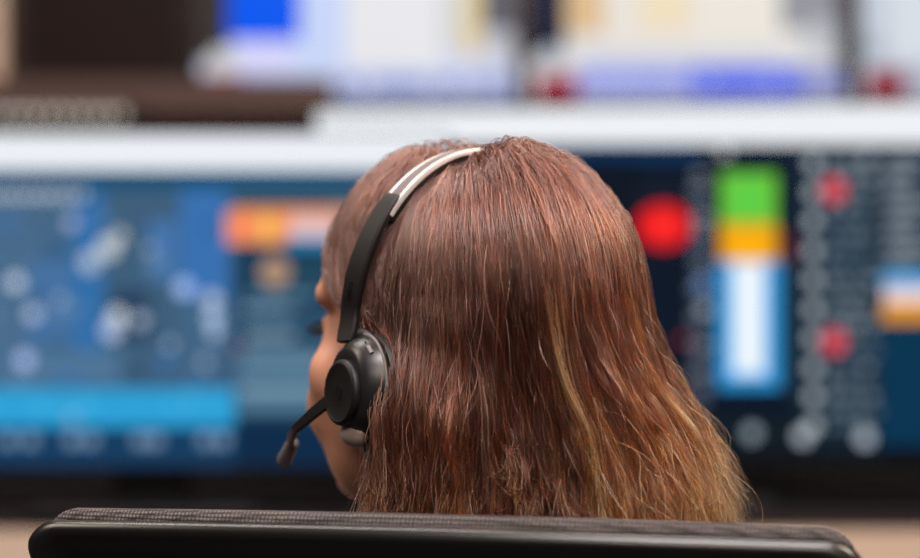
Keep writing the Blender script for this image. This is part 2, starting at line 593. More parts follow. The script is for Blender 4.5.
# brown shelf with its black rail under the upper row
sx0, sx1 = px(-220, 0, YU).x, px(335, 0, YU).x
root = thing('wall_shelf', 'long brown shelf board under the switched-off display', 'shelf', ((sx0 + sx1) / 2, 3.62, SH_TOP - 0.055))
bm = bmesh.new(); box(bm, (sx0 - root.location.x, -0.37, 0.0), (sx1 - root.location.x, 0.0, 0.055))
obj('board', bm, M_shelf, root, bevel=0.003)
bm = bmesh.new(); box(bm, (sx0 - root.location.x, -0.30, -0.16), (sx1 - root.location.x, -0.26, 0.0))
obj('rail', bm, M_bezel, root, bevel=0.002)
# row of little indicator lamps on a power strip
zz = CAM.z + (279 - 110) * 3.2 / FPX
root = thing('power_strip', 'black power strip with a row of dim indicator lamps along the brown shelf', 'power strip', (px(60, 0, 3.2).x, 3.25, zz - 0.022))
bm = bmesh.new(); box(bm, (-0.16, -0.03, 0.0), (0.12, 0.0, 0.03))
obj('casing', bm, M_bezel, root, bevel=0.003)
M_led = bpy.data.materials.new('indicator_glow'); M_led.use_nodes = True
b = M_led.node_tree.nodes['Principled BSDF']
b.inputs['Base Color'].default_value = (0.3, 0.3, 0.3, 1)
b.inputs['Emission Color'].default_value = (0.9, 0.75, 0.66, 1)
b.inputs['Emission Strength'].default_value = 0.5
for k in range(9):
    bm = bmesh.new()
    ball(bm, (-0.095 + k * 0.0225, -0.032, 0.017), (0.0075, 0.004, 0.0075), seg=12, ring=8)
    obj('indicator_lamp', bm, M_led, root)

# ------------------------------------------------------------------ the console desk
root = thing('console_desk', 'long control-room desk with beige front panel and black back rail', 'desk', (0.0, 2.3, 0.0))
bm = bmesh.new(); box(bm, (-1.5, -0.57, 0.70), (1.5, 0.17, 0.73)); obj('worktop', bm, M_desk, root, bevel=0.004)
bm = bmesh.new()
pr = [(0.0, 0.73), (0.155, DESK_TOP - 0.010), (0.17, DESK_TOP - 0.010), (0.17, 0.73)]
va = [bm.verts.new((-1.5, y, z)) for y, z in pr]; vb = [bm.verts.new((1.5, y, z)) for y, z in pr]
for q in range(4):
    bm.faces.new((va[q], va[(q + 1) % 4], vb[(q + 1) % 4], vb[q]))
bm.faces.new(va); bm.faces.new(vb[::-1])
obj('riser_panel', bm, M_beige, root, smooth=False)
bm = bmesh.new(); box(bm, (-1.5, 0.17, DESK_TOP - 0.018), (1.5, 0.72, DESK_TOP)); obj('upper_shelf', bm, M_desk, root, bevel=0.003)
bm = bmesh.new(); box(bm, (-1.5, 0.70, 0.0), (1.5, 0.72, DESK_TOP - 0.018)); obj('rear_panel', bm, M_desk, root)
for sx in (-1.48, 1.45):
    bm = bmesh.new(); box(bm, (sx, -0.5, 0.0), (sx + 0.03, 0.70, 0.70)); obj('side_panel', bm, M_desk, root, bevel=0.002)
# black device rail that stands along the shelf below the screens
o = thing('cable_rail', 'low black rail along the desk shelf under the two wide monitors', 'rail', (0.0, 2.88, DESK_TOP))
bm = bmesh.new(); box(bm, (-1.3, 0.02, 0.0), (1.3, 0.04, 0.10)); obj('rail_body', bm, M_bezel, o, bevel=0.004)
bm = bmesh.new(); box(bm, (-1.3, 0.0, 0.0), (1.3, 0.06, 0.012)); obj('rail_base', bm, M_bezel, o, bevel=0.004)

# ------------------------------------------------------------------ the chair
CH = Vector((-0.0235, 1.262, 0.0))
CHY = math.radians(-12.5)
chair = thing('office_chair', 'black office chair with knitted fabric backrest edge, in front of the woman', 'chair', CH, CHY)
TOPZ = 1.0637
BW = 0.2555     # half width
BH = 0.30      # half height


def outline(n=200, hw=BW, hh=BH, r=0.022):
    pts = []
    # superellipse-like rounded rectangle: straight runs and quarter arcs, counter-clockwise from the top right
    segs = [((hw - r, hh - r), 0), ((-hw + r, hh - r), 90), ((-hw + r, -hh + r), 180), ((hw - r, -hh + r), 270)]
    for i, ((cx, cz), a0) in enumerate(segs):
        for k in range(17):
            a = math.radians(a0 + 90 * k / 16)
            pts.append((cx + r * math.cos(a), cz + r * math.sin(a)))
        nx = segs[(i + 1) % 4]
        ex, ez = pts[-1]
        a = math.radians(nx[1])
        fx, fz = nx[0][0] + r * math.cos(a), nx[0][1] + r * math.sin(a)
        for k in range(1, 24):
            t = k / 24
            pts.append((ex + (fx - ex) * t, ez + (fz - ez) * t))
    return pts


def back_curve(x, z):
    # the backrest wraps round the sitter: its sides come forward (+Y); a slight lumbar bow
    return 0.42 * x * x + 0.035 * ((z) / 0.3) ** 2 * (1 if z < 0 else 0.2)


def shell(bm, levels, hw, hh, zc, r=0.022):
    """levels: (inset, y offset, z shift) loops across the backrest section"""
    loops = []
    base = outline(hw=hw, hh=hh, r=r)
    for ins, yo in levels:
        ring = []
        for (x, z) in base:
            # inset towards the centre by a distance
            sx = (hw - ins) / hw
            sz = (hh - ins) / hh
            X, Z = x * sx, z * sz
            dz = max(0.0, min(1.0, (hh - Z - 0.010) / 0.035))
            X *= 1 - 0.052 * dz * dz * (3 - 2 * dz)
            ring.append(bm.verts.new((X, back_curve(X, Z) + yo, zc + Z - (0.075 * X * X if Z > 0 else 0))))
        loops.append(ring)
    n = len(base)
    for A, B in zip(loops, loops[1:]):
        for k in range(n):
            bm.faces.new((A[k], A[(k + 1) % n], B[(k + 1) % n], B[k]))
    return loops


zc = TOPZ - BH - 0.004
# plastic shell: camera side (-y), rounded lip, narrower body below the lip
lv = [(0.23, -0.010), (0.16, -0.010), (0.10, -0.010), (0.05, -0.010), (0.030, -0.010), (0.020, -0.011), (0.014, -0.014), (0.009, -0.0165), (0.005, -0.0165), (0.0018, -0.0145), (0.0, -0.011), (0.0, -0.007), (0.002, -0.003), (0.006, 0.0), (0.05, 0.0), (0.12, 0.0), (0.23, 0.0)]
bm = bmesh.new()
L = shell(bm, lv, BW, BH - 0.002, zc - 0.0015, 0.022)
bm.faces.new(L[0]); bm.faces.new(L[-1][::-1])
M_shell = mat('chair_shell_plastic', (10, 9, 9), 0.30)
obj('back_shell', bm, M_shell, chair)
# fabric cushion on the sitter's side, its rolled edge standing above the shell
lv = [(0.23, 0.001), (0.10, 0.001), (0.02, 0.001), (0.006, 0.001), (0.002, 0.003), (0.0, 0.007), (0.0, 0.013), (0.002, 0.018), (0.006, 0.022), (0.015, 0.025), (0.05, 0.030), (0.12, 0.034), (0.23, 0.036)]
bm = bmesh.new()
L = shell(bm, lv, BW - 0.006, BH + 0.0018, zc)
bm.faces.new(L[0]); bm.faces.new(L[-1][::-1])
mk = bpy.data.materials.new('knit_fabric'); mk.use_nodes = True
nt = mk.node_tree; b = nt.nodes['Principled BSDF']
b.inputs['Roughness'].default_value = 0.8
tc = nt.nodes.new('ShaderNodeTexCoord')
mp = nt.nodes.new('ShaderNodeMapping')
mp.inputs['Scale'].default_value = (400, 250, 400)
nt.links.new(tc.outputs['Object'], mp.inputs['Vector'])
vo = nt.nodes.new('ShaderNodeTexVoronoi')
vo.inputs['Randomness'].default_value = 0.15
vo.inputs['Scale'].default_value = 1.0
nt.links.new(mp.outputs['Vector'], vo.inputs['Vector'])
rp = nt.nodes.new('ShaderNodeValToRGB')
rp.color_ramp.elements[0].color = (0.13, 0.10, 0.10, 1); rp.color_ramp.elements[0].position = 0.1
rp.color_ramp.elements[1].color = (0.006, 0.005, 0.005, 1); rp.color_ramp.elements[1].position = 0.62
nt.links.new(vo.outputs['Distance'], rp.inputs['Fac'])
nt.links.new(rp.outputs['Color'], b.inputs['Base Color'])
bp = nt.nodes.new('ShaderNodeBump'); bp.invert = True
bp.inputs['Strength'].default_value = 0.8; bp.inputs['Distance'].default_value = 0.002
nt.links.new(vo.outputs['Distance'], bp.inputs['Height']); nt.links.new(bp.outputs['Normal'], b.inputs['Normal'])
obj('back_cushion', bm, mk, chair)
# seat, column, base, arms
bm = bmesh.new()
box(bm, (-0.235, 0.03, 0.375), (0.235, 0.50, 0.43))
obj('seat', bm, mk, chair, bevel=0.025)
bm = bmesh.new()
box(bm, (-0.05, -0.035, 0.34), (0.05, 0.25, 0.37)); box(bm, (-0.045, -0.045, 0.34), (0.045, -0.012, 0.62))
obj('back_bracket', bm, M_black, chair, bevel=0.008)
bm = bmesh.new(); tube(bm, [(0, 0.25, 0.09), (0, 0.25, 0.375)], 0.027, seg=20); obj('gas_column', bm, M_black, chair)
for k in range(5):
    a = 2 * math.pi * k / 5 + 0.3
    e = Vector((math.cos(a), math.sin(a), 0))
    c0 = Vector((0, 0.25, 0.10))
    bm = bmesh.new(); tube(bm, [c0, c0 + e * 0.15 + Vector((0, 0, -0.005)), c0 + e * 0.30 + Vector((0, 0, -0.03))], [0.026, 0.022, 0.016], seg=12)
    leg = obj('base_leg', bm, M_black, chair)
    bm = bmesh.new()
    cc = c0 + e * 0.295 + Vector((0, 0, -0.072))
    s = e.cross(Vector((0, 0, 1)))
    lathe(bm, [(0.018, -0.022), (0.027, -0.018), (0.028, 0.0), (0.027, 0.018), (0.018, 0.022)], cc, s, e, Vector((0, 0, 1)), seg=20)
    obj('caster', bm, M_black, leg)
for s in (-1, 1):
    bm = bmesh.new()
    tube(bm, [(s * 0.20, 0.24, 0.365), (s * 0.285, 0.24, 0.365), (s * 0.305, 0.24, 0.40), (s * 0.305, 0.24, 0.60)], 0.016, seg=12)
    arm = obj('armrest', bm, M_black, chair)
    bm = bmesh.new(); box(bm, (s * 0.305 - 0.04, 0.10, 0.60), (s * 0.305 + 0.04, 0.36, 0.625))
    obj('arm_pad', bm, M_cush, arm, bevel=0.01)

# ------------------------------------------------------------------ the person
TH = math.radians(40.0)                      # head turned to the left of the view
HC = Vector((0.002, 1.425, 1.160))           # point between the ears
person = thing('person', 'woman with long auburn hair and dark top seen from behind, facing the screens', 'person', (0.0, 1.45, 0.43))
PL = person.location.copy()
HM = Matrix.Translation(HC - PL) @ Matrix.Rotation(TH, 4, 'Z')          # head frame -> person frame
HW = Matrix.Translation(HC) @ Matrix.Rotation(TH, 4, 'Z')               # head frame -> world
CR_C = np.array([0.0, -0.005, 0.024]); CR_R = np.array([0.073, 0.098, 0.089])

bm = bmesh.new()
H = HM
ball(bm, CR_C, CR_R, H, 48, 32)
HF = H @ Matrix.Translation((0, 0.022, 0))      # face features sit on the front of the face oval
ball(bm, (0, 0.020, 0.045), (0.069, 0.066, 0.052), HF)
ball(bm, (0, 0.032, -0.030), (0.067, 0.060, 0.086), HF, 48, 32)
ball(bm, (0, 0.034, -0.070), (0.059, 0.056, 0.050), HF, 48, 32)
for s in (-1, 1):
    capsule(bm, (s * 0.012, 0.082, 0.024), (s * 0.054, 0.053, 0.030), 0.009, 0.010, HF)     # brow
    ball(bm, (s * 0.053, 0.044, -0.024), (0.021, 0.022, 0.024), HF)                          # cheekbone
    ball(bm, (s * 0.036, 0.058, -0.045), (0.028, 0.028, 0.032), HF)                          # cheek
    capsule(bm, (s * 0.054, 0.004, -0.048), (s * 0.018, 0.066, -0.094), 0.020, 0.017, HF)    # jaw
    capsule(bm, (s * 0.058, 0.0, -0.02), (s * 0.054, 0.004, -0.05), 0.018, 0.018, HF)
    capsule(bm, (s * 0.020, 0.0795, 0.0115), (s * 0.042, 0.072, 0.0105), 0.0055, 0.005, HF)  # upper lid
    capsule(bm, (s * 0.020, 0.0780, -0.0095), (s * 0.042, 0.070, -0.0085), 0.005, 0.005, HF)  # lower lid
    ball(bm, (s * 0.011, 0.098, -0.033), (0.008, 0.009, 0.007), HF, 16, 10)                  # nostril wing
    ball(bm, (s * 0.074, -0.010, -0.016), (0.006, 0.015, 0.024), H)                          # ear
    ball(bm, (s * 0.074, -0.004, -0.040), (0.006, 0.009, 0.010), H)
capsule(bm, (0, 0.089, 0.012), (0, 0.108, -0.026), 0.0065, 0.0095, HF)
ball(bm, (0, 0.074, -0.098), (0.020, 0.017, 0.016), HF)
capsule(bm, (-0.016, 0.088, -0.0605), (0.016, 0.088, -0.0605), 0.0055, 0.0055, HF)
capsule(bm, (-0.006, 0.094, -0.0590), (0.006, 0.094, -0.0590), 0.005, 0.005, HF)
capsule(bm, (-0.013, 0.088, -0.0710), (0.013, 0.088, -0.0710), 0.0065, 0.0065, HF)
# neck, torso, arms, hands, legs in the person frame (hip level z = 0 .. )
Z = lambda x, y, z: Vector((x, y, z)) - PL
nb = Z(0.0, 1.412, 0.975)
capsule(bm, H @ Vector((0, -0.018, -0.035)), nb, 0.052, 0.056)
capsule(bm, H @ Vector((0, 0.02, -0.05)), Z(0, 1.43, 0.98), 0.044, 0.050)


def torso(bm, g=0.0):
    ball(bm, Z(0, 1.425, 0.86), (0.150 + g, 0.088 + g, 0.115 + g))
    ball(bm, Z(0, 1.43, 0.74), (0.135 + g, 0.085 + g, 0.16 + g))
    ball(bm, Z(0, 1.44, 0.58), (0.145 + g, 0.092 + g, 0.15 + g))
    ball(bm, Z(0, 1.45, 0.50), (0.165 + g, 0.098 + g, 0.088 + g))
    for s in (-1, 1):
        capsule(bm, Z(s * 0.035, 1.415, 0.962), Z(s * 0.150, 1.42, 0.925), 0.045 + g, 0.046 + g)
        ball(bm, Z(s * 0.07, 1.495, 0.82), (0.06 + g, 0.05 + g, 0.055 + g))


def arms(bm, g=0.0, hands=True):
    for s in (-1, 1):
        sh, el, wr = Z(s * 0.160, 1.42, 0.915), Z(s * 0.225, 1.50, 0.72), Z(s * 0.17, 1.73, 0.775)
        capsule(bm, sh, el, 0.044 + g, 0.035 + g)
        capsule(bm, el, wr if hands else el.lerp(wr, 0.9), 0.034 + g, 0.023 + g)
        if hands:
            pc = Z(s * 0.155, 1.79, 0.757)
            capsule(bm, wr, pc, 0.021, 0.018)
            for j, (off, ln) in enumerate(((-0.030, 0.060), (-0.010, 0.072), (0.011, 0.078), (0.031, 0.070))):
                k0 = pc + Vector((off * -s, 0.012, -0.002)); k1 = k0 + Vector((off * -s * 0.25, ln * 0.55, 0.004)); k2 = k1 + Vector((0, ln * 0.45, -0.016))
                capsule(bm, wr.lerp(pc, 0.5), k0, 0.014, 0.0095)
                capsule(bm, k0, k1, 0.0085, 0.008); capsule(bm, k1, k2, 0.008, 0.0065)
            t0 = wr.lerp(pc, 0.35) + Vector((-s * 0.02, 0, 0)); t1 = t0 + Vector((-s * 0.028, 0.032, -0.006)); t2 = t1 + Vector((-s * 0.008, 0.030, -0.006))
            capsule(bm, t0, t1, 0.0115, 0.010); capsule(bm, t1, t2, 0.0095, 0.008)


def legs(bm, g=0.0, feet=True):
    for s in (-1, 1):
        hip, kn, an = Z(s * 0.085, 1.47, 0.515), Z(s * 0.105, 1.86, 0.50), Z(s * 0.11, 1.90, 0.095)
        capsule(bm, hip, kn, 0.080 + g, 0.054 + g)
        capsule(bm, kn, an, 0.052 + g, 0.034 + g)
        if feet:
            capsule(bm, an + Vector((0, -0.02, -0.05)), an + Vector((s * 0.02, 0.14, -0.066)), 0.036, 0.026)
            capsule(bm, an, an + Vector((0, 0, -0.05)), 0.034, 0.036)


torso(bm); arms(bm); legs(bm)
body = fused('body', bm, 0.0032, M_skin, person, 8)
body.data.materials.append(M_lip)
HMi = HM.inverted()
co = np.empty(len(body.data.vertices) * 3, dtype=np.float32); body.data.vertices.foreach_get('co', co); co = co.reshape(-1, 3)
loc = (co @ np.array(HMi.to_3x3()).T + np.array(HMi.translation)) - np.array([0.0, 0.022, 0.0])
# even out the cheeks and temples
ed = np.empty(len(body.data.edges) * 2, dtype=np.int32); body.data.edges.foreach_get('vertices', ed); ed = ed.reshape(-1, 2)
wsm = np.clip((np.abs(loc[:, 0]) - 0.030) / 0.012, 0, 1) * np.clip((loc[:, 1] + 0.012) / 0.02, 0, 1) * np.clip((loc[:, 2] + 0.135) / 0.03, 0, 1) * np.clip((0.006 - loc[:, 2]) / 0.012, 0, 1)
wsm = (wsm * (np.abs(loc[:, 0]) < 0.12))[:, None]
deg = np.bincount(ed.ravel(), minlength=len(co))[:, None]
cs = co.astype(np.float64)
for _ in range(14):
    acc = np.stack([np.bincount(ed[:, 0], cs[ed[:, 1], q], len(co)) + np.bincount(ed[:, 1], cs[ed[:, 0], q], len(co)) for q in range(3)], 1)
    cs += (acc / np.maximum(deg, 1) - cs) * 0.6 * wsm
body.data.vertices.foreach_set('co', cs.astype(np.float32).ravel()); body.data.update()
lipv = (np.abs(loc[:, 0]) < 0.023) & (loc[:, 1] > 0.084) & (loc[:, 2] < -0.0555) & (loc[:, 2] > -0.0775) & (loc[:, 1] > 0.0885 - 0 * loc[:, 0])
mi = np.zeros(len(body.data.polygons), dtype=np.int32)
lv_ = np.empty(len(body.data.loops), dtype=np.int32); body.data.loops.foreach_get('vertex_index', lv_)
ls_ = np.empty(len(body.data.polygons), dtype=np.int32); body.data.polygons.foreach_get('loop_start', ls_)
mi[lipv[lv_[ls_]]] = 1
body.data.polygons.foreach_set('material_index', mi)

# clothes
bm = bmesh.new(); torso(bm, 0.008); arms(bm, 0.008, hands=False)
fused('sweater', bm, 0.006, M_shirt, person, 4)
bm = bmesh.new(); legs(bm, 0.008, feet=False); ball(bm, Z(0, 1.45, 0.50), (0.178, 0.110, 0.09))
fused('trousers', bm, 0.007, M_trouser, person, 4)
for s in (-1, 1):
    bm = bmesh.new()
    an = Z(s * 0.11, 1.90, 0.095)
    capsule(bm, an + Vector((0, -0.02, -0.045)), an + Vector((s * 0.02, 0.145, -0.058)), 0.042, 0.032)
    capsule(bm, an + Vector((0, -0.005, -0.02)), an + Vector((0, 0, -0.045)), 0.042, 0.042)
    fused('shoe', bm, 0.006, M_satin, person, 3)

# eyes, lashes, brows
M_eye = bpy.data.materials.new('eyeball'); M_eye.use_nodes = True
nt = M_eye.node_tree; b = nt.nodes['Principled BSDF']; b.inputs['Roughness'].default_value = 0.1
tc = nt.nodes.new('ShaderNodeTexCoord'); sp = nt.nodes.new('ShaderNodeSeparateXYZ'); rp = nt.nodes.new('ShaderNodeValToRGB')
nt.links.new(tc.outputs['Object'], sp.inputs[0]); mr = nt.nodes.new('ShaderNodeMath'); mr.operation = 'MULTIPLY'; mr.inputs[1].default_value = 80.0
nt.links.new(sp.outputs['Y'], mr.inputs[0]); nt.links.new(mr.outputs[0], rp.inputs['Fac'])
rp.color_ramp.interpolation = 'CONSTANT'
e = rp.color_ramp.elements
e[0].position = 0.0; e[0].color = (0.75, 0.72, 0.70, 1); e[1].position = 0.86; e[1].color = (0.10, 0.06, 0.03, 1)
q = e.new(0.955); q.color = (0.005, 0.005, 0.005, 1)
nt.links.new(rp.outputs['Color'], b.inputs['Base Color'])
bpy.context.view_layer.update()


def on_face(p, lift):
    ok, q, nn, _i = body.closest_point_on_mesh(HF @ p)
    return q + nn * lift


M_lash = mat('lash_black', (14, 10, 10), 0.6)
M_brow = mat('brow_hair', (70, 44, 34), 0.8)
for s in (-1, 1):
    bm = bmesh.new(); ball(bm, (0, 0, 0), 0.0123, None, 24, 18)
    o = obj('eye', bm, M_eye, person)
    o.matrix_local = H @ Matrix.Translation((s * 0.031, 0.0925, 0.001))
    bm = bmesh.new()
    for k in range(15):
        t = k / 14
        x = s * (0.019 + 0.028 * t); y = 0.0835 - 0.013 * t * t; z = 0.0065 + 0.003 * math.sin(math.pi * t) - 0.003 * t
        tip = Vector((x + s * 0.007 * t, y + 0.009, z + 0.004))
        tube(bm, [HF @ Vector((x, y, z)), HF @ Vector((x + s * 0.002 * t, y + 0.006, z - 0.0005)), HF @ tip], [0.0008, 0.0006, 0.0003], seg=5)
    obj('eyelashes', bm, M_lash, person)
    bm = bmesh.new()
    for k in range(26):
        t = k / 25
        p = Vector((s * (0.013 + 0.04 * t), 0.0935 - 0.021 * t * t, 0.0275 + 0.008 * math.sin(math.pi * min(1, t * 0.75 + .1))))
        d = Vector((s * 0.006, -0.001, 0.004 - 0.006 * t))
        tube(bm, [on_face(p, 0.0002), on_face(p + d, 0.0012)], [0.0011, 0.0004], seg=4)
    obj('eyebrow', bm, M_brow, person)

# ------------------------------------------------------------------ the hair
c, s_ = math.cos(TH), math.sin(TH)
RM = np.array([[c, -s_, 0], [s_, c, 0], [0, 0, 1]])        # head -> world
HCn = np.array(HC)


def to_head(p):
    return (p - HCn) @ RM


def to_world(q):
    return q @ RM.T + HCn


def hairline(q):
    """True where hair grows on the skull (head frame)"""
    x, y, z = q[:, 0], q[:, 1], q[:, 2]
    lim = -0.050 + np.where(y > -0.02, (y + 0.02) * 1.05, 0)
    lim = np.where(y > 0.045, 0.018 + (y - 0.045) * 1.25, lim)
    return z > lim + 0.012 * np.clip((y - 0.02) / 0.03, 0, 1)


def scalp_points(n):
    out = np.zeros((0, 3))
    while len(out) < n:
        v = rng.normal(size=(n * 2, 3)); v /= np.linalg.norm(v, axis=1)[:, None]
        q = CR_C + v * (CR_R + 0.001)
        out = np.vstack([out, q[hairline(q)]])
    return out[:n]


NPT = 30


def grow(roots, off, zend, jitter, seed):
    """drape strands: radiate from crown and part, slide over the skull, then hang"""
    r = np.random.default_rng(seed)
    n = len(roots)
    # nearest point of the part line on the crown
    seg = np.clip(roots[:, 1], 0.002, 0.055)
    src = np.stack([r.normal(size=n) * 0.006 - 0.002, seg + r.normal(size=n) * 0.006, np.zeros(n)], 1)
    d = roots - src
    d[:, 2] = 0
    nl = np.linalg.norm(d, axis=1)[:, None]
    d = d / np.maximum(nl, 1e-4)
    d[:, 1] -= 0.25 * (roots[:, 1] > -0.03)
    # hair springs from the whorl with a slight swirl to the right
    sw = np.exp(-(nl[:, 0] / 0.03) ** 2) * 0.5
    d = d + np.stack([-d[:, 1] * -sw, d[:, 0] * -sw, np.zeros(n)], 1)
    d += r.normal(size=(n, 3)) * 0.07 * jitter[:, None]
    d /= np.linalg.norm(d, axis=1)[:, None]
    p = roots.copy()
    ds = 0.0062
    nmax = 72
    P = np.empty((nmax, n, 3)); P[0] = p
    right = RM.T @ np.array([1.0, 0, 0])        # world right in the head frame
    back = RM.T @ np.array([0, -1.0, 0])        # towards the camera
    side = np.where(roots[:, 0] < 0, -1.0, 1.0)
    wx = roots @ right                           # how far right (world) the root is
    lift = off
    bul = r.uniform(0.3, 1.1, n)
    ymar = r.normal(size=n) * 0.010
    for i in range(1, nmax):
        rel = (p - CR_C) / CR_R
        hgt = p[:, 2]
        g = np.zeros((n, 3)); g[:, 2] = -1.0
        # front hair is led backwards behind the ear
        fr = np.clip((p[:, 1] + 0.006) / 0.045, 0, 1) * np.clip((0.085 - hgt) / 0.06, 0, 1)
        g[:, 1] -= 1.15 * fr
        below = np.clip((0.055 - hgt) / 0.07, 0, 1)
        # hanging hair: spreads to the right, gathers a little at the left
        pw = p @ right
        spread = np.clip((pw - 0.00) / 0.09, 0, 1.2)
        g += right * (below * (0.52 * spread * (1 - 0.85 * np.clip((-0.035 - hgt) / 0.05, 0, 1))))[:, None]
        g += right * (below * 0.10 * np.clip((-pw - 0.03) / 0.05, 0, 1))[:, None]
        keep = 0.80 - 0.10 * below
        d = d * keep[:, None] + g * (1 - keep)[:, None]
        d += r.normal(size=(n, 3)) * (0.035 * jitter)[:, None]
        d /= np.linalg.norm(d, axis=1)[:, None]
        p = p + d * ds
        # stay outside the skull by the strand's own layer height; the headband presses the layer down
        lefty = np.clip((-0.010 - p[:, 0]) / 0.03, 0, 1)
        yb = 0.008 - 0.022 * np.clip((p[:, 2] - 0.026) / 0.1, 0, 1)
        sig = np.where(p[:, 1] < yb, 0.016 + 0.034 * lefty, 0.016 + 0.004 * lefty)
        press = 1 - 0.78 * np.exp(-((p[:, 1] - yb) / sig) ** 2) * np.clip((p[:, 2] + 0.02) / 0.03, 0, 1)
        # hair set back from the ears: the lower it hangs the further back it must stay
        ylim = np.interp(p[:, 2], [-0.10, -0.06, -0.02, 0.0, 0.03, 0.06, 0.09], [-0.002, -0.016, -0.020, -0.012, 0.030, 0.072, 0.12]) + ymar
        ex = np.maximum(p[:, 1] - ylim, 0)
        p[:, 1] -= 0.45 * ex
        un = (p - CR_C) / CR_R
        un[:, 2] = np.maximum(un[:, 2], -0.25)
        un /= np.linalg.norm(un, axis=1)[:, None]
        full = 0.30 + 0.70 * np.clip(un[:, 1] ** 2 + np.maximum(un[:, 2], 0) ** 2 + np.maximum(un[:, 0], 0) ** 2, 0, 1)
        full = full * (1 - 0.18 * np.maximum(un[:, 2], 0) ** 4) * (1 + 0.35 * np.clip(un @ right, 0, 1))
        ramp = np.clip(i / 3.0, 0, 1)
        full = full + 1.0 * np.clip((0.03 - p[:, 2]) / 0.07, 0, 1) * np.clip((-0.050 - p[:, 0]) / 0.022, 0, 1) * np.clip((-0.010 - p[:, 1]) / 0.02, 0, 1) * bul
        rad = CR_R[None, :] + (lift * press * ramp * full + 0.001)[:, None]
        rel = (p - CR_C) / rad
        # below the widest level the hair meets a column, not a ball
        zz = np.minimum(rel[:, 2], 1)
        relc = rel.copy(); low = rel[:, 2] < -0.25
        relc[low, 2] = -0.25
        m = np.linalg.norm(relc, axis=1)
        ins = m < 1
        if ins.any():
            f = 1.0 / np.maximum(m[ins], 1e-3)
            q = relc[ins] * f[:, None]
            lo = low[ins]
            q[lo, 2] = rel[ins][lo, 2]
            newp = CR_C + q * rad[ins]
            # hanging strands keep to a column that narrows only slightly
            
            p[ins] = newp
        # hair clings to the layer below it until it hangs free on the right
        outm = ~ins
        lowp = 0.32 * np.clip((0.02 - pw) / 0.06, 0.0, 1)
        wz = np.clip((p[:, 2] + 0.045 - 0.06 * np.clip(pw / 0.06, 0, 1)) / 0.09, 0, 1)
        pull = 0.6 * wz + lowp * (1 - wz)
        qq = relc / np.maximum(m, 1e-3)[:, None]
        qq[low, 2] = rel[low, 2]
        surf = CR_C + qq * rad
        p[outm] += (surf[outm] - p[outm]) * pull[outm][:, None]
        P[i] = p
        st = P[i] - P[i - 1]
        sl = np.linalg.norm(st, axis=1)[:, None]
        d = np.where(sl > 1e-6, st / np.maximum(sl, 1e-6), d)
    # cut at the end height and resample
    zE = zend - HC.z
    zz = P[:, :, 2]
    out = np.empty((n, NPT, 3))
    cut = np.argmax(zz < zE[None, :], axis=0)
    cut = np.where((zz < zE[None, :]).any(axis=0), cut, nmax - 1)
    cut = np.maximum(cut, 6)
    t = np.linspace(0, 1, NPT)
    idx = t[None, :] * cut[:, None]
    i0 = np.minimum(idx.astype(int), nmax - 2); fr = (idx - i0)[:, :, None]
    ar = np.arange(n)[:, None]
    return P[i0, ar] * (1 - fr) + P[i0 + 1, ar] * fr, cut * ds


def smooth_noise(n, amp, freq, seed, k=NPT):
    r = np.random.default_rng(seed)
    t = np.linspace(0, 1, k)[None, :, None]
    out = np.zeros((n, k, 3))
    for f, a in ((freq, 1.0), (freq * 2.1, 0.40), (freq * 4.1, 0.07)):
        ph = r.uniform(0, 2 * math.pi, (n, 1, 3)); fm = f * r.uniform(0.7, 1.3, (n, 1, 3))
        out += a * np.sin(2 * math.pi * fm * t + ph)
    return out * np.asarray(amp).reshape(-1, 1, 1)


N = 36000
NG = 1050
allroots = scalp_points(N + NG)
groots, roots = allroots[:NG], allroots[NG:]


def layer(q, r):
    h = np.clip((q[:, 2] + 0.05) / 0.155, 0, 1)
    return 0.003 + 0.020 * h ** 1.3 * r.uniform(0.55, 1.0, len(q)) + 0.003 * r.uniform(0, 1, len(q))


r2 = np.random.default_rng(21)
goff = layer(groots, r2)
gz = np.full(NG, 1.048) + r2.normal(size=NG) * 0.014
G, gl = grow(groots, goff, gz, np.full(NG, 0.5), 5)
G += smooth_noise(NG, 0.0036, 1.5, 6) * (np.linspace(0, 1, NPT) ** 1.1)[None, :, None]

# every strand joins its nearest guide
near = np.empty(N, dtype=int)
for a in range(0, N, 4000):
    dd = ((roots[a:a + 4000, None, :] - groots[None, :, :]) ** 2).sum(-1)
    near[a:a + 4000] = dd.argmin(1)
off = layer(roots, r2) + np.where(r2.uniform(size=N) < 0.06, 0.002, 0)
ze = gz[near] + r2.normal(size=N) * 0.010
S, sl = grow(roots, off, ze, np.ones(N), 8)
t = np.linspace(0, 1, NPT)
fly = r2.uniform(size=N)
cl = np.where(fly < 0.06, 0.15, np.clip(r2.normal(0.78, 0.18, N), 0.05, 0.95))
ct = cl[:, None] * np.clip((t[None, :] - 0.08) / 0.55, 0, 1) ** 0.8
ctr = G[near]
# locks taper to their guide but keep a thickness
dlt = S - ctr
S = ctr + dlt * (1 - ct[:, :, None])
amp = np.where(fly < 0.05, r2.uniform(0.004, 0.012, N), np.where(fly < 0.22, r2.uniform(0.002, 0.0045, N), r2.uniform(0.0007, 0.0022, N)))
S += smooth_noise(N, amp, 1.5, 9) * (t ** 1.05)[None, :, None]
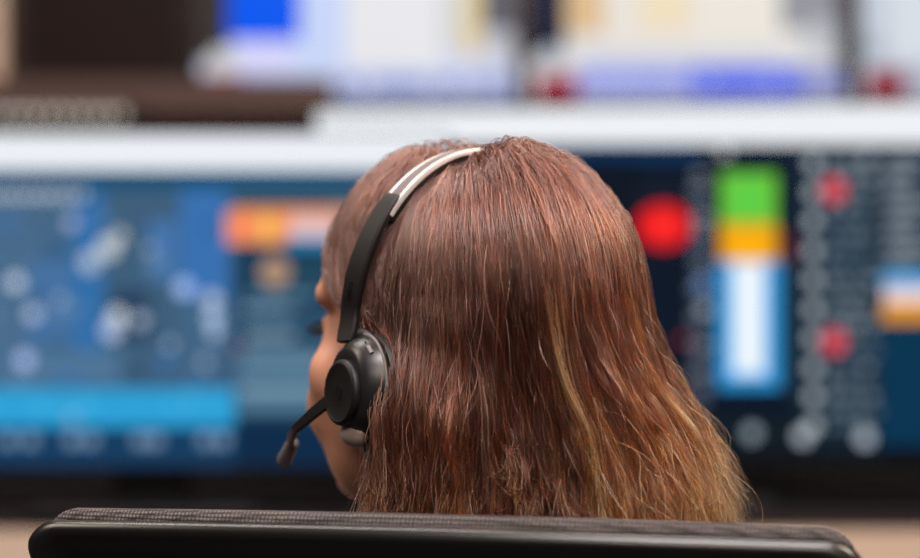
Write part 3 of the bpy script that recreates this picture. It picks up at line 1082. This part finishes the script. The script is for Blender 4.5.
# frizzy ends curl outwards
curl = np.where(r2.uniform(size=N) < 0.32, r2.uniform(0.0, 0.020, N), r2.uniform(0, 0.005, N))
ang = r2.uniform(0, 2 * math.pi, N)
S[:, :, 0] += (curl * np.cos(ang))[:, None] * (np.clip((t - 0.72) / 0.28, 0, 1) ** 1.6)[None, :]
S[:, :, 1] += (curl * np.sin(ang))[:, None] * (np.clip((t - 0.72) / 0.28, 0, 1) ** 1.6)[None, :]
S[:, :, 2] += (curl * 0.5 * np.abs(np.sin(ang * 3)))[:, None] * (np.clip((t - 0.72) / 0.28, 0, 1) ** 1.6)[None, :]
# keep every point outside the skull
rel = (S - CR_C) / (CR_R + 0.0008); m = np.linalg.norm(rel, axis=2); ins = m < 1
S[ins] = (CR_C + rel[ins] / m[ins][:, None] * (CR_R + 0.0008))
W = S @ RM.T + HCn - np.array(PL)

# undercoat cap on the skull
ucap = bmesh.new()
ball(ucap, CR_C, CR_R + 0.0012, None, 64, 48)
dv = [v for v in ucap.verts if not hairline(np.array([v.co]))[0]]
bmesh.ops.delete(ucap, geom=dv, context='VERTS')
hair = obj('hair', ucap, mat('hair_undercoat', (52, 29, 22), 0.8), person)
hair.matrix_local = HM
hair['label'] = 'long auburn brown hair with golden ends'

cu = bpy.data.hair_curves.new('hair_strands')
cu.add_curves([NPT] * N)
cu.attributes['position'].data.foreach_set('vector', W.astype(np.float32).ravel())
ra = cu.attributes.get('radius') or cu.attributes.new('radius', 'FLOAT', 'POINT')
rad = (np.where(r2.uniform(size=N) < 0.35, r2.uniform(0.00022, 0.00038, N), r2.uniform(0.00012, 0.00021, N))[:, None] * np.clip(1.12 - 0.75 * t ** 3, 0.25, 1)[None, :]).astype(np.float32)
ra.data.foreach_set('value', rad.ravel())
# natural tint: blonder locks towards the right-hand side of the head and in some guides
gt = np.clip(r2.normal(0.0, 0.28, NG), -0.5, 0.9)
endx = (G[:, -1] @ RM.T)[:, 0]
gt += np.clip((endx - 0.055) / 0.09, 0, 1) * 0.55
lock = np.exp(-((endx - 0.085) / 0.008) ** 2) * 0.7
gt += lock
tint = np.clip(gt[near] + r2.normal(0, 0.16, N), -0.6, 1.2).astype(np.float32)
ta = cu.attributes.new('tint', 'FLOAT', 'CURVE'); ta.data.foreach_set('value', tint)

mh = bpy.data.materials.new('auburn_hair'); mh.use_nodes = True
nt = mh.node_tree; nt.nodes.clear()
out = nt.nodes.new('ShaderNodeOutputMaterial')
hb = nt.nodes.new('ShaderNodeBsdfHairPrincipled')
hb.parametrization = 'COLOR'
hb.inputs['Roughness'].default_value = 0.20
hb.inputs['Radial Roughness'].default_value = 0.45
hb.inputs['Coat'].default_value = 0.0
hb.inputs['Random Roughness'].default_value = 0.3
hi = nt.nodes.new('ShaderNodeHairInfo')
at = nt.nodes.new('ShaderNodeAttribute'); at.attribute_name = 'tint'
ma = nt.nodes.new('ShaderNodeMath'); ma.operation = 'POWER'; ma.inputs[1].default_value = 1.6
nt.links.new(hi.outputs['Intercept'], ma.inputs[0])
m1 = nt.nodes.new('ShaderNodeMath'); m1.operation = 'MULTIPLY_ADD'; m1.inputs[1].default_value = 0.33; 
nt.links.new(ma.outputs[0], m1.inputs[0])
m2 = nt.nodes.new('ShaderNodeMath'); m2.operation = 'MULTIPLY'
nt.links.new(at.outputs['Fac'], m2.inputs[0]); nt.links.new(hi.outputs['Intercept'], m2.inputs[1])
nt.links.new(m2.outputs[0], m1.inputs[2])
rp = nt.nodes.new('ShaderNodeValToRGB')
e = rp.color_ramp.elements
e[0].position = 0.0; e[0].color = (*s2l((62, 33, 26)), 1)
e[1].position = 1.0; e[1].color = (*s2l((200, 142, 86)), 1)
q = e.new(0.35); q.color = (*s2l((86, 40, 23)), 1)
q = e.new(0.65); q.color = (*s2l((136, 78, 40)), 1)
nt.links.new(m1.outputs[0], rp.inputs['Fac'])
pw_ = nt.nodes.new('ShaderNodeMath'); pw_.operation = 'POWER'; pw_.inputs[1].default_value = 3.0
nt.links.new(hi.outputs['Random'], pw_.inputs[0])
mr = nt.nodes.new('ShaderNodeMapRange'); mr.inputs['To Min'].default_value = 0.40; mr.inputs['To Max'].default_value = 3.0
nt.links.new(pw_.outputs[0], mr.inputs['Value'])
vm = nt.nodes.new('ShaderNodeVectorMath'); vm.operation = 'SCALE'
nt.links.new(rp.outputs['Color'], vm.inputs[0]); nt.links.new(mr.outputs['Result'], vm.inputs['Scale'])
nt.links.new(vm.outputs['Vector'], hb.inputs['Color'])
nt.links.new(hb.outputs[0], out.inputs['Surface'])
cu.materials.append(mh)
strands = bpy.data.objects.new('hair_strands', cu)
strands['kind'] = 'stuff'
link(strands, hair)
strands.matrix_parent_inverse = HM.inverted()

# ------------------------------------------------------------------ the headset
hs = thing('headset', 'black over-ear headset with steel band and microphone boom on the woman\'s head', 'headset', HC, TH)


def V(*a):
    return Vector(a)


def strap(bm, pts, widths, thick, wdir=None, bulge=0.0):
    """flat band with rounded section: width along head Y (or wdir list), thickness along the outward normal"""
    n = len(pts)
    rings = []
    for i, p in enumerate(pts):
        d = (pts[min(i + 1, n - 1)] - pts[max(i - 1, 0)]).normalized()
        w = (wdir[i] if isinstance(wdir, list) else (wdir or V(0, 1, 0))).normalized()
        nn = d.cross(w).normalized()
        w = nn.cross(d).normalized()
        hw = widths[i] / 2
        th = thick[i] if hasattr(thick, '__len__') else thick
        ring = []
        sec = [(-1, -0.25), (-1, 0.25), (-0.86, 0.5), (-0.4, 0.5 + bulge), (0.0, 0.5 + bulge * 1.3), (0.4, 0.5 + bulge), (0.86, 0.5), (1, 0.25), (1, -0.25), (0.86, -0.5), (0, -0.5), (-0.86, -0.5)]
        for (a, b_) in sec:
            ring.append(bm.verts.new(p + w * (a * hw) + nn * (b_ * th)))
        rings.append(ring)
    m_ = len(rings[0])
    for A, B in zip(rings, rings[1:]):
        for k in range(m_):
            bm.faces.new((A[k], A[(k + 1) % m_], B[(k + 1) % m_], B[k]))
    bm.faces.new(rings[0][::-1]); bm.faces.new(rings[-1])


BAX, BAZ, BCZ = 0.0840, 0.0970, 0.026     # band ellipse


def band_pt(a, extra=0.0):
    """a = 0 on top, +-90 deg at the sides; leaning slightly forward at the top"""
    x = -(BAX + extra) * math.sin(a)
    z = BCZ + (BAZ + extra) * math.cos(a)
    return V(x, 0.008 - 0.022 * max(math.cos(a), -0.05), z)


A = math.radians
# the steel loop with its two exposed rails and the pad between them
ang = [A(-56 + 112 * k / 48) for k in range(49)]
for sgn in (-1, 1):
    bm = bmesh.new()
    strap(bm, [band_pt(a) + V(0, sgn * 0.0068, 0) for a in ang], [0.0036] * 49, 0.0032)
    obj('steel_rail', bm, M_steel, hs)
bm = bmesh.new()
strap(bm, [band_pt(a, 0.0002) for a in ang], [0.0105] * 49, 0.0030)
obj('headband', bm, M_bandpad, hs)
bm = bmesh.new()
strap(bm, [band_pt(a, -0.0040) for a in ang], [0.0110] * 49, 0.0045)
obj('headband_pad', bm, M_cush, hs)

EAR = {}
for s in (-1, 1):
    sg = -s        # angle sign: the left side (-x) has positive angles
    # slider arm
    aa = [A(47 + (93 - 47) * k / 20) for k in range(21)]
    pts = [band_pt(sg * -1 * a if s > 0 else a, 0.0015) for a in aa]
    pts = [V(abs(p.x) * s, p.y, p.z) for p in pts]
    last = pts[-1]
    pts += [last + V(s * 0.001, -0.0005, -0.007), last + V(s * 0.0032, -0.001, -0.0145), last + V(s * 0.006, -0.0015, -0.0205)]
    n = len(pts)
    wd = [0.0150 + 0.0035 * math.sin(math.pi * min(1, i / (n - 1) * 1.0)) if i < n - 3 else 0.0165 for i in range(n)]
    wd[0] = 0.0125; wd[-1] = 0.0135
    th = [0.0052] * n; th[0] = 0.004; th[-1] = 0.004
    bm = bmesh.new(); strap(bm, pts, wd, th, bulge=0.12)
    arm = obj('slider_arm', bm, M_soft, hs)
    if s < 0:
        fc = bpy.data.curves.new('lettering', 'FONT'); fc.body = 'Jabra'; fc.size = 0.0056; fc.extrude = 0.00015
        fc.align_x = 'CENTER'; fc.align_y = 'CENTER'
        fo = bpy.data.objects.new('lettering', fc); COL.objects.link(fo)
        dg = bpy.context.evaluated_depsgraph_get()
        tm = bpy.data.meshes.new_from_object(fo.evaluated_get(dg)); tm.name = 'lettering'
        bpy.data.objects.remove(fo)
        i = n - 7
        pc = pts[i]; dd = (pts[i - 1] - pts[i + 1]).normalized(); nn = V(0, -1, 0).cross(dd)
        nn = nn if nn.x < 0 else -nn
        ww = nn.cross(dd)
        to = bpy.data.objects.new('lettering', tm); tm.materials.append(mat('dark_print', (6, 6, 6), 0.25))
        rot = Matrix((dd, -ww if False else nn.cross(dd), nn)).transposed().to_4x4()
        to.matrix_local = Matrix.Translation(pc + nn * 0.0035) @ rot
        COL.objects.link(to); to.parent = arm
    # hinge and cup: axis points outwards
    ax = V(s * 1.0, 0.16, 0.05).normalized()
    e1 = V(0, 1, 0); e1 = (e1 - ax * e1.dot(ax)).normalized()
    e2 = ax.cross(e1).normalized()
    if e2.z < 0:
        e2 = -e2
    cc = V(s * 0.0715, -0.007, -0.0285)
    bm = bmesh.new(); tube(bm, [pts[-2] + V(-s * 0.002, 0, 0), cc + e2 * 0.030 + ax * 0.010], [0.0045, 0.005], seg=12)
    obj('hinge', bm, M_black, hs)
    bm = bmesh.new()
    lathe(bm, [(0.0190, 0.0009), (0.0285, 0.0000), (0.0333, 0.0027), (0.0347, 0.0072), (0.0333, 0.0113), (0.0285, 0.0131)], cc, ax, e1, e2, 0.93, 1.0)
    obj('ear_cushion', bm, M_cush, hs)
    bm = bmesh.new()
    lathe(bm, [(0.0285, 0.0121), (0.0328, 0.0126), (0.0333, 0.0140), (0.0328, 0.0158), (0.0309, 0.0193), (0.0280, 0.0238), (0.0252, 0.0266), (0.0228, 0.0279), (0.0190, 0.0279)], cc, ax, e1, e2, 0.93, 1.0)
    cup = obj('ear_cup', bm, M_satin, hs)
    bm = bmesh.new()
    lathe(bm, [(0.0334, 0.0142), (0.0340, 0.0147), (0.0340, 0.0153), (0.0333, 0.0158)], cc, ax, e1, e2, 0.93, 1.0)
    obj('seam_ring', bm, M_grey, cup)
    oc = cc - e2 * 0.004
    bm = bmesh.new()
    lathe(bm, [(0.0171, 0.0261), (0.0201, 0.0266), (0.0209, 0.0284), (0.0207, 0.0306), (0.0198, 0.0319), (0.0182, 0.0324), (0.0173, 0.0319), (0.0076, 0.0318)], oc, ax, e1, e2, 1.0, 1.0)
    cap = obj('cup_disc', bm, M_soft, hs)
    # small emblem pressed into the disc
    bm = bmesh.new()
    lathe(bm, [(0.0049, 0.0315), (0.0049, 0.0321), (0.0042, 0.0322), (0.0009, 0.0320)], oc, ax, e1, e2, 0.8, 1.0, seg=8)
    obj('emblem', bm, mat('emblem_gloss', (16, 15, 16), 0.25), cap)
    # button on the upper rear of the cup, grey vent at the bottom
    up = (e2 * 0.80 - e1 * 0.60)
    b0 = cc + up * 0.0290 + ax * 0.0203
    tng = (e2 * 0.6 + e1 * 0.8)
    bm = bmesh.new(); tube(bm, [b0 + tng * 0.0035, b0 + tng * -0.0035], [0.0016, 0.0016], seg=10)
    obj('button', bm, M_grey, cup)
    bm = bmesh.new(); ball(bm, b0 + tng * 0.008, 0.0007, None, 10, 8)
    obj('indicator_hole', bm, mat('hole_black', (4, 4, 4), 0.6), cup)
    bm = bmesh.new()
    ball(bm, cc - e2 * 0.0295 + ax * 0.019, (0.0085, 0.012, 0.0085), None, 20, 14)
    obj('lower_vent', bm, mat('silver_grey_plastic', (150, 136, 128), 0.4), cup)
    EAR[s] = (cc, oc, ax, e1, e2)

# microphone boom on the left cup
cc, oc, ax, e1, e2 = EAR[-1]
b0 = oc + ax * 0.0305 + e1 * 0.016 - e2 * 0.006
P_ = [b0, b0 + V(-0.003, 0.012, -0.008), b0 + V(-0.004, 0.030, -0.019), b0 + V(0.003, 0.045, -0.026), b0 + V(0.012, 0.058, -0.032)]
bm = bmesh.new(); strap(bm, P_, [0.008, 0.0075, 0.006, 0.0055, 0.006], 0.004, wdir=V(0, 0.4, 1))
boom = obj('microphone_boom', bm, M_satin, hs)
bm = bmesh.new()
capsule(bm, P_[-1] - V(0, 0.002, -0.001), P_[-1] + V(0.003, 0.011, -0.010), 0.0045, 0.0050)
obj('microphone', bm, M_grey, boom)
# short cable leaving the cup
bm = bmesh.new()
q0 = cc - e2 * 0.034 + ax * 0.014 - e1 * 0.004
tube(bm, [q0, q0 + V(0, -0.003, -0.008), q0 + V(0.002, -0.006, -0.018), q0 + V(0.006, -0.004, -0.032), q0 + V(0.012, 0.0, -0.06)], [0.0022, 0.002, 0.0017, 0.0016, 0.0015], seg=10)
obj('cable', bm, M_black, hs)
